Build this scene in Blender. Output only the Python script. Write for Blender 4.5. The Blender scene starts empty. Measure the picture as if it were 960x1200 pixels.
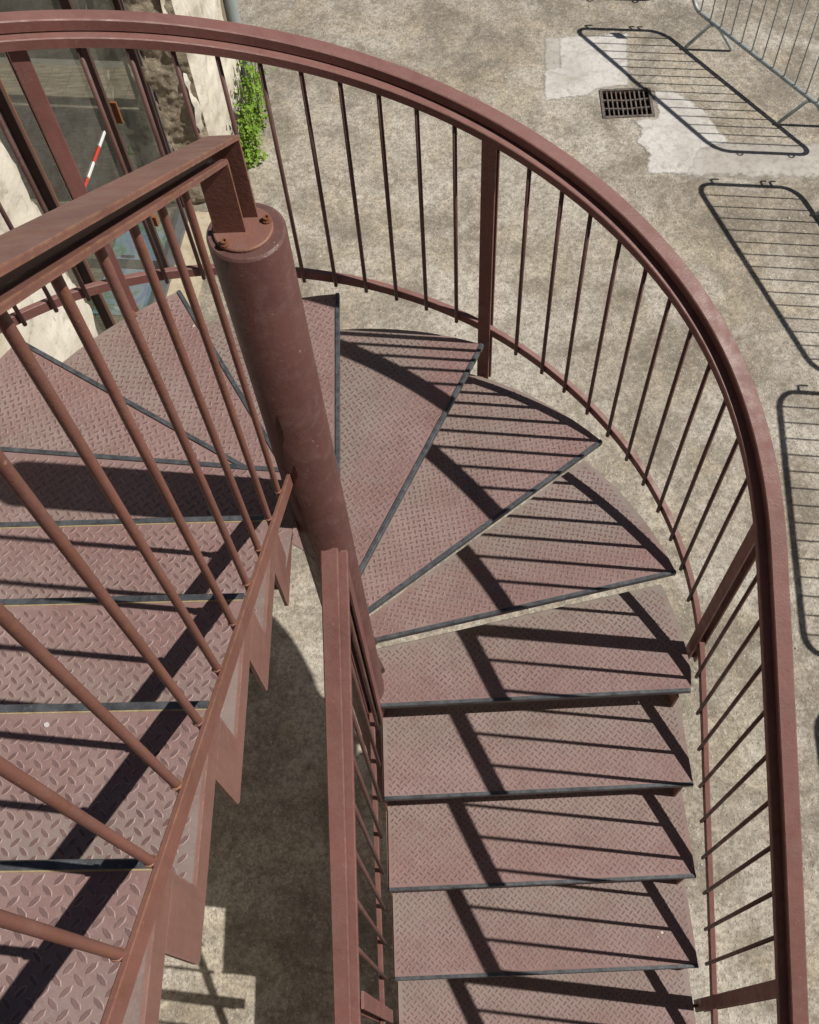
import bpy, math, random
import numpy as np
from mathutils import Vector, Matrix, noise

random.seed(7)
sc = bpy.context.scene
COL = sc.collection
PI = math.pi

# ------------------------------------------------------------------ camera
cam_d = bpy.data.cameras.new('camera'); cam = bpy.data.objects.new('camera', cam_d); COL.objects.link(cam)
CAMP = Vector((0.32527, -1.22168, 1.40042))
pitch, yaw, roll = math.radians(61.5366), math.radians(-4.6026), math.radians(-5.6465)
fw = Vector((math.sin(yaw)*math.cos(pitch), math.cos(yaw)*math.cos(pitch), -math.sin(pitch)))
rt0 = Vector((math.cos(yaw), -math.sin(yaw), 0)); up0 = rt0.cross(fw)
rt = rt0*math.cos(roll)+up0*math.sin(roll); up = -rt0*math.sin(roll)+up0*math.cos(roll)
M = Matrix((rt, up, -fw)).transposed().to_4x4(); M.translation = CAMP
cam.matrix_world = M
cam_d.sensor_fit = 'HORIZONTAL'; cam_d.sensor_width = 36.0; cam_d.lens = 1186.18/960*36
cam_d.clip_start = 0.02; cam_d.clip_end = 400
sc.camera = cam

# ------------------------------------------------------------------ light
SUN_EL, SUN_AZ = math.radians(50.8), math.radians(-6.8)
world = bpy.data.worlds.new('World'); sc.world = world; world.use_nodes = True
nt = world.node_tree; nt.nodes.clear()
wo = nt.nodes.new('ShaderNodeOutputWorld'); bg = nt.nodes.new('ShaderNodeBackground'); sky = nt.nodes.new('ShaderNodeTexSky')
sky.sky_type = 'NISHITA'; sky.sun_disc = False; sky.sun_elevation = SUN_EL; sky.sun_rotation = PI/2-SUN_AZ
sky.air_density = 0.5; sky.dust_density = 0.3
bg.inputs['Strength'].default_value = 0.05
nt.links.new(sky.outputs[0], bg.inputs[0]); nt.links.new(bg.outputs[0], wo.inputs[0])
sd = bpy.data.lights.new('sun', 'SUN'); sun = bpy.data.objects.new('sun', sd); COL.objects.link(sun)
sd.energy = 5.0; sd.angle = math.radians(0.53); sd.color = (1.0, 0.95, 0.87)
tosun = Vector((math.cos(SUN_EL)*math.cos(SUN_AZ), math.cos(SUN_EL)*math.sin(SUN_AZ), math.sin(SUN_EL)))
sun.rotation_euler = tosun.to_track_quat('Z', 'Y').to_euler(); sun.location = tosun*30
vs = sc.view_settings
vs.view_transform = 'Standard'; vs.look = 'None'; vs.gamma = 1.0; vs.use_curve_mapping = False; vs.exposure = 0.0

# ------------------------------------------------------------------ materials
class NG:
    def __init__(s, name):
        s.m = bpy.data.materials.new(name); s.m.use_nodes = True
        s.t = s.m.node_tree; s.t.nodes.clear()
        s.out = s.t.nodes.new('ShaderNodeOutputMaterial'); s.b = s.t.nodes.new('ShaderNodeBsdfPrincipled')
        s.t.links.new(s.b.outputs[0], s.out.inputs[0])
    def n(s, typ, **kw):
        nd = s.t.nodes.new(typ)
        for k, v in kw.items(): setattr(nd, k, v)
        return nd
    def l(s, a, b): s.t.links.new(a, b)
    def coord(s, which='Object'):
        return s.n('ShaderNodeTexCoord').outputs[which]
    def pos(s):
        return s.n('ShaderNodeNewGeometry').outputs['Position']
    def scaled(s, vec, sc_):
        mp = s.n('ShaderNodeMapping'); mp.inputs['Scale'].default_value = sc_; s.l(vec, mp.inputs['Vector']); return mp.outputs[0]
    def noise(s, vec, scale, detail=4, rough=0.55, dist=0.0):
        nd = s.n('ShaderNodeTexNoise'); nd.inputs['Scale'].default_value = scale; nd.inputs['Detail'].default_value = detail
        nd.inputs['Roughness'].default_value = rough; nd.inputs['Distortion'].default_value = dist
        s.l(vec, nd.inputs['Vector']); return nd.outputs['Fac']
    def vor(s, vec, scale, out='Distance'):
        nd = s.n('ShaderNodeTexVoronoi'); nd.inputs['Scale'].default_value = scale; s.l(vec, nd.inputs['Vector']); return nd.outputs[out]
    def ramp(s, fac, stops):
        nd = s.n('ShaderNodeValToRGB'); e = nd.color_ramp.elements
        while len(e) < len(stops): e.new(0.5)
        for i, (p, c) in enumerate(stops):
            e[i].position = p; e[i].color = (c, c, c, 1) if isinstance(c, (int, float)) else (*c, 1)
        s.l(fac, nd.inputs[0]); return nd.outputs[0]
    def mix(s, fac, a, b, mode='MIX'):
        nd = s.n('ShaderNodeMix', data_type='RGBA', blend_type=mode)
        for i, v in ((0, fac), (6, a), (7, b)):
            if isinstance(v, (int, float)): nd.inputs[i].default_value = v if i == 0 else (v, v, v, 1)
            elif isinstance(v, tuple): nd.inputs[i].default_value = (*v, 1)
            else: s.l(v, nd.inputs[i])
        return nd.outputs[2]
    def math(s, op, a, b=0.0, clamp=False):
        nd = s.n('ShaderNodeMath', operation=op, use_clamp=clamp)
        for i, v in ((0, a), (1, b)):
            if isinstance(v, (int, float)): nd.inputs[i].default_value = v
            else: s.l(v, nd.inputs[i])
        return nd.outputs[0]
    def bump(s, hgt, strength, dist):
        nd = s.n('ShaderNodeBump'); nd.inputs['Strength'].default_value = strength; nd.inputs['Distance'].default_value = dist
        s.l(hgt, nd.inputs['Height']); s.l(nd.outputs[0], s.b.inputs['Normal'])
    def set(s, col=None, rough=None, metal=None, spec=None):
        for nm, v in (('Base Color', col), ('Roughness', rough), ('Metallic', metal), ('Specular IOR Level', spec)):
            if v is None: continue
            if isinstance(v, (int, float)): s.b.inputs[nm].default_value = v
            elif isinstance(v, tuple): s.b.inputs[nm].default_value = (*v, 1)
            else: s.l(v, s.b.inputs[nm])
        return s.m

MAT = {}
def paint(name, base, rust, rust_amt, rough=0.5, edge=0.55, ecol=(0.38, 0.26, 0.22)):
    g = NG(name); p = g.pos()
    big = g.ramp(g.noise(p, 3.2, 6, 0.62, 0.4), [(0.32, 0.0), (0.68, 1.0)])
    c = g.mix(big, tuple(v*0.78 for v in base), tuple(min(1, v*1.16) for v in base))
    blot = g.ramp(g.noise(p, 13.0, 6, 0.68, 0.8), [(0.5, 0.0), (0.68, 1.0)])
    c = g.mix(g.math('MULTIPLY', blot, 0.42), c, tuple(0.5*v+0.5*q for v, q in zip(base, (0.235, 0.16, 0.14))))
    streak = g.noise(g.scaled(p, (75, 75, 7)), 1.0, 5, 0.65)
    c = g.mix(g.math('MULTIPLY', g.ramp(streak, [(0.46, 0.0), (0.72, 1.0)]), 0.32), c, tuple(v*0.62 for v in base))
    # chalky fading on faces that look up
    nz = g.n('ShaderNodeSeparateXYZ'); g.l(g.n('ShaderNodeNewGeometry').outputs['Normal'], nz.inputs[0])
    fade = g.math('MULTIPLY', g.ramp(nz.outputs['Z'], [(0.5, 0.0), (0.95, 1.0)]), g.ramp(g.noise(p, 20.0, 5, 0.65), [(0.3, 0.12), (0.7, 0.42)]))
    c = g.mix(fade, c, tuple(0.55*v+0.45*q for v, q in zip(base, (0.34, 0.235, 0.21))))
    rs = g.ramp(g.noise(p, 34.0, 7, 0.7, 0.5), [(0.61-rust_amt*0.2, 0.0), (0.76-rust_amt*0.1, 1.0)])
    c = g.mix(g.math('MULTIPLY', rs, 0.25+rust_amt*0.6), c, rust)
    rb = g.ramp(g.noise(p, 8.0, 8, 0.7, 0.9), [(0.60-0.08*rust_amt, 0.0), (0.70-0.08*rust_amt, 1.0)])
    c = g.mix(g.math('MULTIPLY', rb, 0.30+0.5*rust_amt), c, (rust[0]*0.62, rust[1]*0.55, rust[2]*0.5))
    # paint rubbed thin along the arrises
    bv = g.n('ShaderNodeBevel', samples=4); bv.inputs['Radius'].default_value = 0.006
    dt = g.n('ShaderNodeVectorMath', operation='DOT_PRODUCT'); g.l(bv.outputs[0], dt.inputs[0]); g.l(g.n('ShaderNodeNewGeometry').outputs['Normal'], dt.inputs[1])
    em = g.math('MULTIPLY', g.ramp(dt.outputs['Value'], [(0.80, 1.0), (0.97, 0.0)]), g.ramp(g.noise(p, 42.0, 5, 0.7), [(0.42, 0.0), (0.6, 1.0)]))
    c = g.mix(g.math('MULTIPLY', em, edge), c, ecol)
    chip = g.ramp(g.noise(p, 85.0, 4, 0.55), [(0.70, 0.0), (0.73, 1.0)])
    c = g.mix(g.math('MULTIPLY', chip, 0.55), c, (0.33, 0.21, 0.16))
    dot = g.ramp(g.vor(p, 30.0), [(0.025, 1.0), (0.045, 0.0)])
    c = g.mix(g.math('MULTIPLY', dot, 0.4), c, (0.40, 0.33, 0.28))
    hgt = g.math('SUBTRACT', g.noise(p, 130.0, 5, 0.65), g.math('MULTIPLY', chip, 0.5))
    g.bump(hgt, 0.28, 0.004)
    rr = g.ramp(g.noise(p, 25.0, 5), [(0.3, rough-0.12), (0.7, rough+0.16)])
    MAT[name] = g.set(c, rr, 0.0, 0.4)
paint('rail_paint', (0.172, 0.072, 0.062), (0.20, 0.10, 0.06), 0.12)
paint('worn_rail_paint', (0.195, 0.083, 0.064), (0.25, 0.115, 0.055), 0.42, 0.5, 0.9, (0.36, 0.20, 0.10))
paint('column_paint', (0.106, 0.047, 0.042), (0.17, 0.105, 0.07), 0.30, 0.34, 0.7)
paint('baluster_paint', (0.105, 0.052, 0.045), (0.17, 0.085, 0.05), 0.12)
paint('plate_paint', (0.21, 0.105, 0.085), (0.26, 0.13, 0.08), 0.3)

g = NG('tread_paint'); o = g.coord('Object'); p = g.pos()
base = g.mix(g.ramp(g.noise(p, 5.0, 5, 0.6), [(0.3, 0.0), (0.7, 1.0)]), (0.222, 0.126, 0.115), (0.275, 0.178, 0.164))
sep = g.n('ShaderNodeSeparateXYZ'); g.l(o, sep.inputs[0])
rnd = g.n('ShaderNodeObjectInfo').outputs['Random']
base = g.mix(g.math('MULTIPLY', rnd, 0.35), base, (0.19, 0.125, 0.118))
depth = g.math('ADD', sep.outputs['Y'], g.math('MULTIPLY', g.math('SUBTRACT', g.noise(p, 6.0, 5, 0.6), 0.5), 0.30))
dust = g.ramp(depth, [(0.07, 0.0), (0.27, 1.0)])
c = g.mix(g.math('MULTIPLY', dust, g.math('ADD', 0.55, g.math('MULTIPLY', rnd, 0.3))), base, (0.225, 0.20, 0.172))
# walking line rubbed paler and smoother
wl = g.math('MULTIPLY', g.ramp(g.noise(p, 3.5, 5, 0.6, 0.6), [(0.45, 0.0), (0.65, 1.0)]), 0.40)
c = g.mix(wl, c, (0.31, 0.235, 0.225))
dirt = g.ramp(g.noise(p, 17.0, 7, 0.72, 0.5), [(0.48, 0.0), (0.70, 1.0)])
c = g.mix(g.math('MULTIPLY', dirt, 0.40), c, (0.125, 0.075, 0.07))
redp = g.ramp(g.noise(p, 8.0, 5, 0.65, 1.0), [(0.52, 0.0), (0.68, 1.0)])
c = g.mix(g.math('MULTIPLY', redp, 0.35), c, (0.21, 0.10, 0.09))
fine = g.ramp(g.noise(p, 190.0, 3, 0.6), [(0.55, 0.0), (0.75, 1.0)])
c = g.mix(g.math('MULTIPLY', fine, 0.45), c, (0.35, 0.275, 0.255))
spot = g.ramp(g.vor(p, 26.0), [(0.03, 1.0), (0.05, 0.0)])
c = g.mix(g.math('MULTIPLY', spot, 0.4), c, (0.40, 0.34, 0.29))
g.bump(g.noise(p, 240.0, 4), 0.18, 0.003)
MAT['tread_paint'] = g.set(c, 0.62, 0.0, 0.3)

g = NG('tread_lug_paint'); p = g.pos()
c = g.mix(g.ramp(g.noise(p, 9.0, 5, 0.6), [(0.3, 0.0), (0.7, 1.0)]), (0.120, 0.070, 0.066), (0.205, 0.132, 0.126))
c = g.mix(g.math('MULTIPLY', g.ramp(g.noise(p, 70.0, 4), [(0.5, 0.0), (0.75, 1.0)]), 0.45), c, (0.25, 0.16, 0.145))
MAT['tread_lug_paint'] = g.set(c, 0.55, 0.0, 0.35)
g = NG('tread_lug_rim'); p = g.pos()
MAT['tread_lug_rim'] = g.set(g.mix(g.ramp(g.noise(p, 40.0, 4), [(0.35, 0.0), (0.65, 1.0)]), (0.24, 0.162, 0.152), (0.36, 0.268, 0.252)), 0.6, 0.0, 0.3)

g = NG('nosing_steel'); p = g.pos()
c = g.mix(g.ramp(g.noise(p, 30.0, 5, 0.7), [(0.35, 0.0), (0.7, 1.0)]), (0.045, 0.048, 0.055), (0.125, 0.132, 0.145))
c = g.mix(g.ramp(g.noise(p, 110.0, 3), [(0.62, 0.0), (0.72, 0.6)]), c, (0.20, 0.20, 0.20))
g.bump(g.noise(p, 150.0, 4), 0.25, 0.003)
MAT['nosing_steel'] = g.set(c, 0.45, 0.25, 0.5)

g = NG('grit'); p = g.pos()
MAT['grit'] = g.set(g.mix(g.noise(p, 120.0, 4), (0.20, 0.15, 0.08), (0.55, 0.45, 0.27)), 0.95)
g = NG('dark_steel'); p = g.pos()
MAT['dark_steel'] = g.set(g.mix(g.noise(p, 20.0, 4), (0.05, 0.028, 0.022), (0.12, 0.06, 0.045)), 0.6)
g = NG('rusty_bolt'); p = g.pos()
g.bump(g.noise(p, 200.0, 4), 0.4, 0.003)
MAT['rusty_bolt'] = g.set(g.mix(g.noise(p, 90.0, 4), (0.14, 0.055, 0.03), (0.25, 0.10, 0.05)), 0.7)

g = NG('concrete'); p = g.pos()
n1 = g.noise(p, 0.9, 8, 0.62, 0.8); n2 = g.noise(p, 2.4, 8, 0.66, 0.5); n3 = g.noise(p, 16.0, 7, 0.72)
c = g.ramp(n1, [(0.34, (0.245, 0.212, 0.168)), (0.44, (0.395, 0.35, 0.285)), (0.56, (0.48, 0.435, 0.365)), (0.70, (0.56, 0.52, 0.45))])
c = g.mix(g.ramp(g.noise(p, 1.5, 7, 0.6, 1.4), [(0.48, 0.0), (0.62, 0.65)]), c, (0.49, 0.415, 0.305))
c = g.mix(g.ramp(n2, [(0.46, 0.0), (0.62, 0.75)]), c, (0.195, 0.17, 0.136))
c = g.mix(g.ramp(g.noise(p, 5.5, 9, 0.72, 0.6), [(0.50, 0.0), (0.60, 0.5)]), c, (0.215, 0.182, 0.14))
c = g.mix(g.ramp(g.noise(p, 1.1, 6, 0.6, 0.9), [(0.51, 0.0), (0.63, 0.75)]), c, (0.58, 0.54, 0.475))
c = g.mix(g.ramp(n3, [(0.48, 0.0), (0.66, 0.5)]), c, (0.16, 0.142, 0.12))
grain = g.noise(p, 62.0, 4, 0.75)
c = g.mix(g.ramp(grain, [(0.48, 0.0), (0.64, 0.6)]), c, (0.16, 0.14, 0.115))
peb = g.ramp(g.vor(p, 40.0), [(0.12, 1.0), (0.27, 0.0)])
pebsel = g.ramp(g.noise(p, 10.0, 4), [(0.46, 0.0), (0.60, 1.0)])
c = g.mix(g.math('MULTIPLY', g.math('MULTIPLY', peb, pebsel), 0.6), c, (0.62, 0.585, 0.52))
hole = g.ramp(g.vor(p, 21.0), [(0.04, 1.0), (0.09, 0.0)])
c = g.mix(g.math('MULTIPLY', hole, 0.5), c, (0.08, 0.07, 0.06))
sp = g.noise(p, 38.0, 8, 0.8, 0.3)
c = g.mix(g.ramp(sp, [(0.49, 0.0), (0.60, 0.50)]), c, (0.145, 0.124, 0.098))
c = g.mix(g.ramp(sp, [(0.37, 0.45), (0.45, 0.0)]), c, (0.62, 0.575, 0.50))
hgt = g.math('ADD', g.math('MULTIPLY', n3, 0.6), g.math('ADD', g.math('MULTIPLY', grain, 0.5), g.math('MULTIPLY', g.math('SUBTRACT', peb, hole), 0.3)))
g.bump(hgt, 0.75, 0.014)
MAT['concrete'] = g.set(c, 0.93, 0.0, 0.2)

g = NG('new_cement'); p = g.pos()
c = g.ramp(g.noise(p, 3.0, 7, 0.62, 0.5), [(0.3, (0.45, 0.425, 0.39)), (0.5, (0.56, 0.54, 0.51)), (0.75, (0.63, 0.61, 0.585))])
c = g.mix(g.ramp(g.noise(p, 26.0, 5, 0.7), [(0.46, 0.0), (0.68, 0.55)]), c, (0.33, 0.295, 0.25))
c = g.mix(g.ramp(g.noise(p, 7.0, 6, 0.7, 0.8), [(0.54, 0.0), (0.66, 0.7)]), c, (0.34, 0.30, 0.245))
g.bump(g.noise(p, 45.0, 5, 0.7), 0.35, 0.006)
MAT['new_cement'] = g.set(c, 0.9, 0.0, 0.2)

g = NG('sandy_cement'); p = g.pos()
c = g.ramp(g.noise(p, 3.0, 7, 0.62, 0.5), [(0.3, (0.36, 0.30, 0.21)), (0.6, (0.50, 0.43, 0.32)), (0.8, (0.56, 0.50, 0.40))])
c = g.mix(g.ramp(g.noise(p, 26.0, 5, 0.7), [(0.5, 0.0), (0.72, 0.6)]), c, (0.24, 0.20, 0.15))
g.bump(g.noise(p, 45.0, 5, 0.7), 0.4, 0.006)
MAT['sandy_cement'] = g.set(c, 0.92, 0.0, 0.2)
g = NG('old_cement'); p = g.pos()
c = g.ramp(g.noise(p, 2.6, 7, 0.65, 0.6), [(0.3, (0.36, 0.335, 0.30)), (0.55, (0.45, 0.425, 0.385)), (0.8, (0.54, 0.515, 0.475))])
c = g.mix(g.ramp(g.noise(p, 20.0, 6, 0.7), [(0.48, 0.0), (0.68, 0.6)]), c, (0.22, 0.19, 0.155))
g.bump(g.noise(p, 45.0, 5, 0.7), 0.45, 0.007)
MAT['old_cement'] = g.set(c, 0.92, 0.0, 0.2)
g = NG('lime_plaster'); p = g.pos()
c = g.ramp(g.noise(p, 2.2, 7, 0.6, 0.6), [(0.28, (0.50, 0.44, 0.34)), (0.5, (0.66, 0.61, 0.52)), (0.75, (0.74, 0.70, 0.62))])
c = g.mix(g.ramp(g.noise(p, 9.0, 7, 0.72, 1.0), [(0.54, 0.0), (0.66, 0.75)]), c, (0.33, 0.285, 0.225))
c = g.mix(g.ramp(g.noise(g.scaled(p, (3, 3, 0.7)), 1.0, 6, 0.65, 0.5), [(0.5, 0.0), (0.66, 0.55)]), c, (0.43, 0.39, 0.33))
c = g.mix(g.ramp(g.noise(p, 60.0, 4), [(0.6, 0.0), (0.75, 0.4)]), c, (0.40, 0.35, 0.28))
g.bump(g.noise(p, 30.0, 6, 0.7), 0.5, 0.012)
MAT['lime_plaster'] = g.set(c, 0.92, 0.0, 0.2)
g = NG('rubble_stone'); p = g.pos()
c = g.ramp(g.noise(p, 3.5, 7, 0.65, 0.8), [(0.3, (0.22, 0.175, 0.12)), (0.55, (0.38, 0.32, 0.24)), (0.75, (0.52, 0.46, 0.37))])
c = g.mix(g.ramp(g.noise(p, 24.0, 5, 0.7), [(0.52, 0.0), (0.72, 0.6)]), c, (0.14, 0.11, 0.08))
g.bump(g.noise(p, 26.0, 7, 0.72), 0.8, 0.03)
MAT['rubble_stone'] = g.set(c, 0.95, 0.0, 0.2)

g = NG('door_metal'); p = g.pos()
MAT['door_metal'] = g.set(g.mix(g.noise(p, 14.0, 4), (0.050, 0.022, 0.020), (0.085, 0.040, 0.034)), 0.45)
g = NG('grey_metal'); p = g.pos()
MAT['grey_metal'] = g.set(g.mix(g.noise(p, 14.0, 4), (0.10, 0.105, 0.11), (0.20, 0.20, 0.20)), 0.4, 0.3)
g = NG('varnished_wood'); p = g.pos()
c = g.mix(g.noise(g.scaled(p, (40, 40, 3)), 1.0, 4), (0.12, 0.042, 0.014), (0.30, 0.115, 0.04))
MAT['varnished_wood'] = g.set(c, 0.45)
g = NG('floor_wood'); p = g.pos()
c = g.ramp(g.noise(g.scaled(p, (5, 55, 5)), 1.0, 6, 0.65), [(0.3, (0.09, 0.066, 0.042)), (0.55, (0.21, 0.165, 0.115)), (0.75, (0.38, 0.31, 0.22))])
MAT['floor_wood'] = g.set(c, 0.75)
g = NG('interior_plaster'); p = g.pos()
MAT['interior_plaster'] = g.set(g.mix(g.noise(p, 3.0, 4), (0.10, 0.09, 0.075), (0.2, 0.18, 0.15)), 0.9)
# window glass: clear pane with its mirror reflection
g = NG('window_glass'); g.t.nodes.remove(g.b)
tr = g.n('ShaderNodeBsdfTransparent'); tr.inputs[0].default_value = (0.80, 0.84, 0.83, 1)
gl = g.n('ShaderNodeBsdfGlossy'); gl.inputs['Roughness'].default_value = 0.015; gl.inputs[0].default_value = (1, 1, 1, 1)
df = g.n('ShaderNodeBsdfDiffuse'); df.inputs[0].default_value = (0.36, 0.35, 0.30, 1)
lw = g.n('ShaderNodeFresnel'); lw.inputs['IOR'].default_value = 1.52
ms = g.n('ShaderNodeMixShader'); g.l(g.math('MULTIPLY', lw.outputs[0], g.math('SUBTRACT', 1.0, g.n('ShaderNodeNewGeometry').outputs['Backfacing']), True), ms.inputs[0]); g.l(tr.outputs[0], ms.inputs[1]); g.l(gl.outputs[0], ms.inputs[2])
ms2 = g.n('ShaderNodeMixShader'); dustf = g.ramp(g.noise(g.pos(), 2.5, 6, 0.65, 0.8), [(0.32, 0.02), (0.72, 0.11)])
g.l(dustf, ms2.inputs[0]); g.l(ms.outputs[0], ms2.inputs[1]); g.l(df.outputs[0], ms2.inputs[2]); g.l(ms2.outputs[0], g.out.inputs[0])
MAT['window_glass'] = g.m
g = NG('galvanised'); p = g.pos()
c = g.mix(g.ramp(g.noise(p, 22.0, 5, 0.7), [(0.35, 0.0), (0.7, 1.0)]), (0.24, 0.275, 0.28), (0.42, 0.465, 0.47))
MAT['galvanised'] = g.set(c, 0.5, 0.2)
g = NG('cast_iron'); p = g.pos()
c = g.mix(g.ramp(g.noise(p, 30.0, 5, 0.7), [(0.4, 0.0), (0.65, 1.0)]), (0.10, 0.085, 0.075), (0.24, 0.20, 0.175))
c = g.mix(g.ramp(g.noise(p, 9.0, 4), [(0.55, 0.0), (0.7, 0.8)]), c, (0.20, 0.075, 0.03))
MAT['cast_iron'] = g.set(c, 0.7, 0.3)
g = NG('pit_dirt'); MAT['pit_dirt'] = g.set((0.035, 0.03, 0.024), 1.0)
g = NG('pipe_grey'); p = g.pos()
MAT['pipe_grey'] = g.set(g.mix(g.noise(p, 9.0, 5), (0.24, 0.28, 0.28), (0.36, 0.40, 0.40)), 0.5)
def leafmat(name, a, b):
    g = NG(name); p = g.pos()
    c = g.mix(g.noise(p, 18.0, 3), a, b); g.b.inputs['Subsurface Weight'].default_value = 0.0
    tl = g.n('ShaderNodeBsdfTranslucent'); g.l(c, tl.inputs[0]); mx = g.n('ShaderNodeMixShader'); mx.inputs[0].default_value = 0.35
    g.l(g.b.outputs[0], mx.inputs[1]); g.l(tl.outputs[0], mx.inputs[2]); g.l(mx.outputs[0], g.out.inputs[0])
    MAT[name] = g.set(c, 0.5)
leafmat('leaf_green', (0.10, 0.22, 0.015), (0.27, 0.42, 0.045))
g = NG('stem_brown'); MAT['stem_brown'] = g.set((0.10, 0.08, 0.04), 0.9)
def plain(name, col, rough=0.6, metal=0.0):
    g = NG(name); p = g.pos()
    MAT[name] = g.set(g.mix(g.noise(p, 30.0, 4), tuple(v*0.85 for v in col), tuple(min(1, v*1.1) for v in col)), rough, metal)
plain('pole_white', (0.72, 0.72, 0.70)); plain('pole_red', (0.55, 0.05, 0.03)); plain('dropping_white', (0.52, 0.51, 0.49)); plain('sign_plate_grey', (0.35, 0.36, 0.36))

# ------------------------------------------------------------------ helpers
WO = {}          # world origin of each object
def _place(o, origin, parent):
    WO[o.name] = Vector(origin)
    if parent is not None:
        o.parent = parent; o.location = Vector(origin)-WO[parent.name]
    else: o.location = origin
def empty(name, origin, parent=None):
    o = bpy.data.objects.new(name, None); o.empty_display_size = 0.2; COL.objects.link(o); _place(o, origin, parent); return o
def mesh(name, verts, faces, mat, parent=None, origin=None, smooth=False):
    v = np.array(verts, float)
    if origin is None: origin = (float((v[:, 0].min()+v[:, 0].max())/2), float((v[:, 1].min()+v[:, 1].max())/2), float(v[:, 2].min()))
    v = v-np.array(origin)
    me = bpy.data.meshes.new(name); me.from_pydata([tuple(a) for a in v], [], faces)
    me.materials.append(MAT[mat]); me.update()
    if smooth: me.polygons.foreach_set('use_smooth', [True]*len(me.polygons))
    o = bpy.data.objects.new(name, me); COL.objects.link(o); _place(o, origin, parent); return o
def share(name, me, origin, parent, scale=(1, 1, 1), rot=(0, 0, 0)):
    o = bpy.data.objects.new(name, me); COL.objects.link(o); _place(o, origin, parent); o.scale = scale; o.rotation_euler = rot; return o
def tag(o, label, cat, group=None, kind=None):
    if label: o['label'] = label
    if cat: o['category'] = cat
    if group: o['group'] = group
    if kind: o['kind'] = kind
    return o
def cyl_mesh(name, r, mat, seg=12):
    v = []; f = []
    for z in (0, 1):
        for i in range(seg): a = 2*PI*i/seg; v.append((r*math.cos(a), r*math.sin(a), z))
    for i in range(seg): j = (i+1) % seg; f.append((i, j, seg+j, seg+i))
    f.append(tuple(range(seg))[::-1]); f.append(tuple(range(seg, 2*seg)))
    me = bpy.data.meshes.new(name); me.from_pydata(v, [], f); me.materials.append(MAT[mat])
    me.polygons.foreach_set('use_smooth', [True]*seg+[False]*2); return me
def tube(pts, r, seg=10, closed=False):
    pts = [Vector(p) for p in pts]; n = len(pts); V = []; F = []
    ref = None
    for i, p in enumerate(pts):
        a = pts[i-1] if (i > 0 or closed) else p; b = pts[(i+1) % n] if (i < n-1 or closed) else p
        t = (b-a).normalized()
        if ref is None: ref = t.orthogonal().normalized()
        u = (ref-t*ref.dot(t)).normalized(); ref = u; w = t.cross(u)
        for k in range(seg): an = 2*PI*k/seg; V.append(tuple(p+u*(r*math.cos(an))+w*(r*math.sin(an))))
    m = n if closed else n-1
    for i in range(m):
        j = (i+1) % n
        for k in range(seg): l = (k+1) % seg; F.append((i*seg+k, i*seg+l, j*seg+l, j*seg+k))
    if not closed: F.append(tuple(range(seg))[::-1]); F.append(tuple(range((n-1)*seg, n*seg)))
    return V, F
def chamfer_rect(u0, u1, v0, v1, c):
    return [(u0+c, v0), (u1-c, v0), (u1, v0+c), (u1, v1-c), (u1-c, v1), (u0+c, v1), (u0, v1-c), (u0, v0+c)]
def sweep(path, prof):
    """path: list of (P, horizontal outward normal); prof: closed (u along normal, v up)"""
    V = []; F = []; m = len(prof); n = len(path)
    for P, nn in path:
        for u, v in prof: V.append((P[0]+nn[0]*u, P[1]+nn[1]*u, P[2]+v))
    for i in range(n-1):
        for k in range(m): l = (k+1) % m; F.append((i*m+k, i*m+l, (i+1)*m+l, (i+1)*m+k))
    F.append(tuple(range(m))[::-1]); F.append(tuple(range((n-1)*m, n*m)))
    return V, F
def box(c, hx, hy, hz, rz=0.0, cham=0.0):
    """box centred at c, turned about z, small chamfers on the vertical profile"""
    x = Vector((math.cos(rz), math.sin(rz), 0)); y = Vector((-math.sin(rz), math.cos(rz), 0)); c = Vector(c)
    if cham <= 0:
        V = [tuple(c+x*(sx*hx)+y*(sy*hy)+Vector((0, 0, sz*hz))) for sz in (-1, 1) for sx, sy in ((-1, -1), (1, -1), (1, 1), (-1, 1))]
        return V, [(3, 2, 1, 0), (4, 5, 6, 7), (0, 1, 5, 4), (1, 2, 6, 5), (2, 3, 7, 6), (3, 0, 4, 7)]
    prof = chamfer_rect(-hx, hx, -hy, hy, cham); V = []; m = 8
    for sz in (-1, 1): V += [tuple(c+x*a+y*b+Vector((0, 0, sz*hz))) for a, b in prof]
    F = [tuple(range(m))[::-1], tuple(range(m, 2*m))]+[(k, (k+1) % m, m+(k+1) % m, m+k) for k in range(m)]
    return V, F
def join(*parts):
    V = []; F = []
    for v, f in parts:
        b = len(V); V += list(v); F += [tuple(i+b for i in q) for q in f]
    return V, F
def prism(poly, z0, z1):
    n = len(poly); V = [(x, y, z0) for x, y in poly]+[(x, y, z1) for x, y in poly]
    return V, [tuple(range(n))[::-1], tuple(range(n, 2*n))]+[(i, (i+1) % n, n+(i+1) % n, n+i) for i in range(n)]

ZG = -3.99
H = 0.20425
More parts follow.
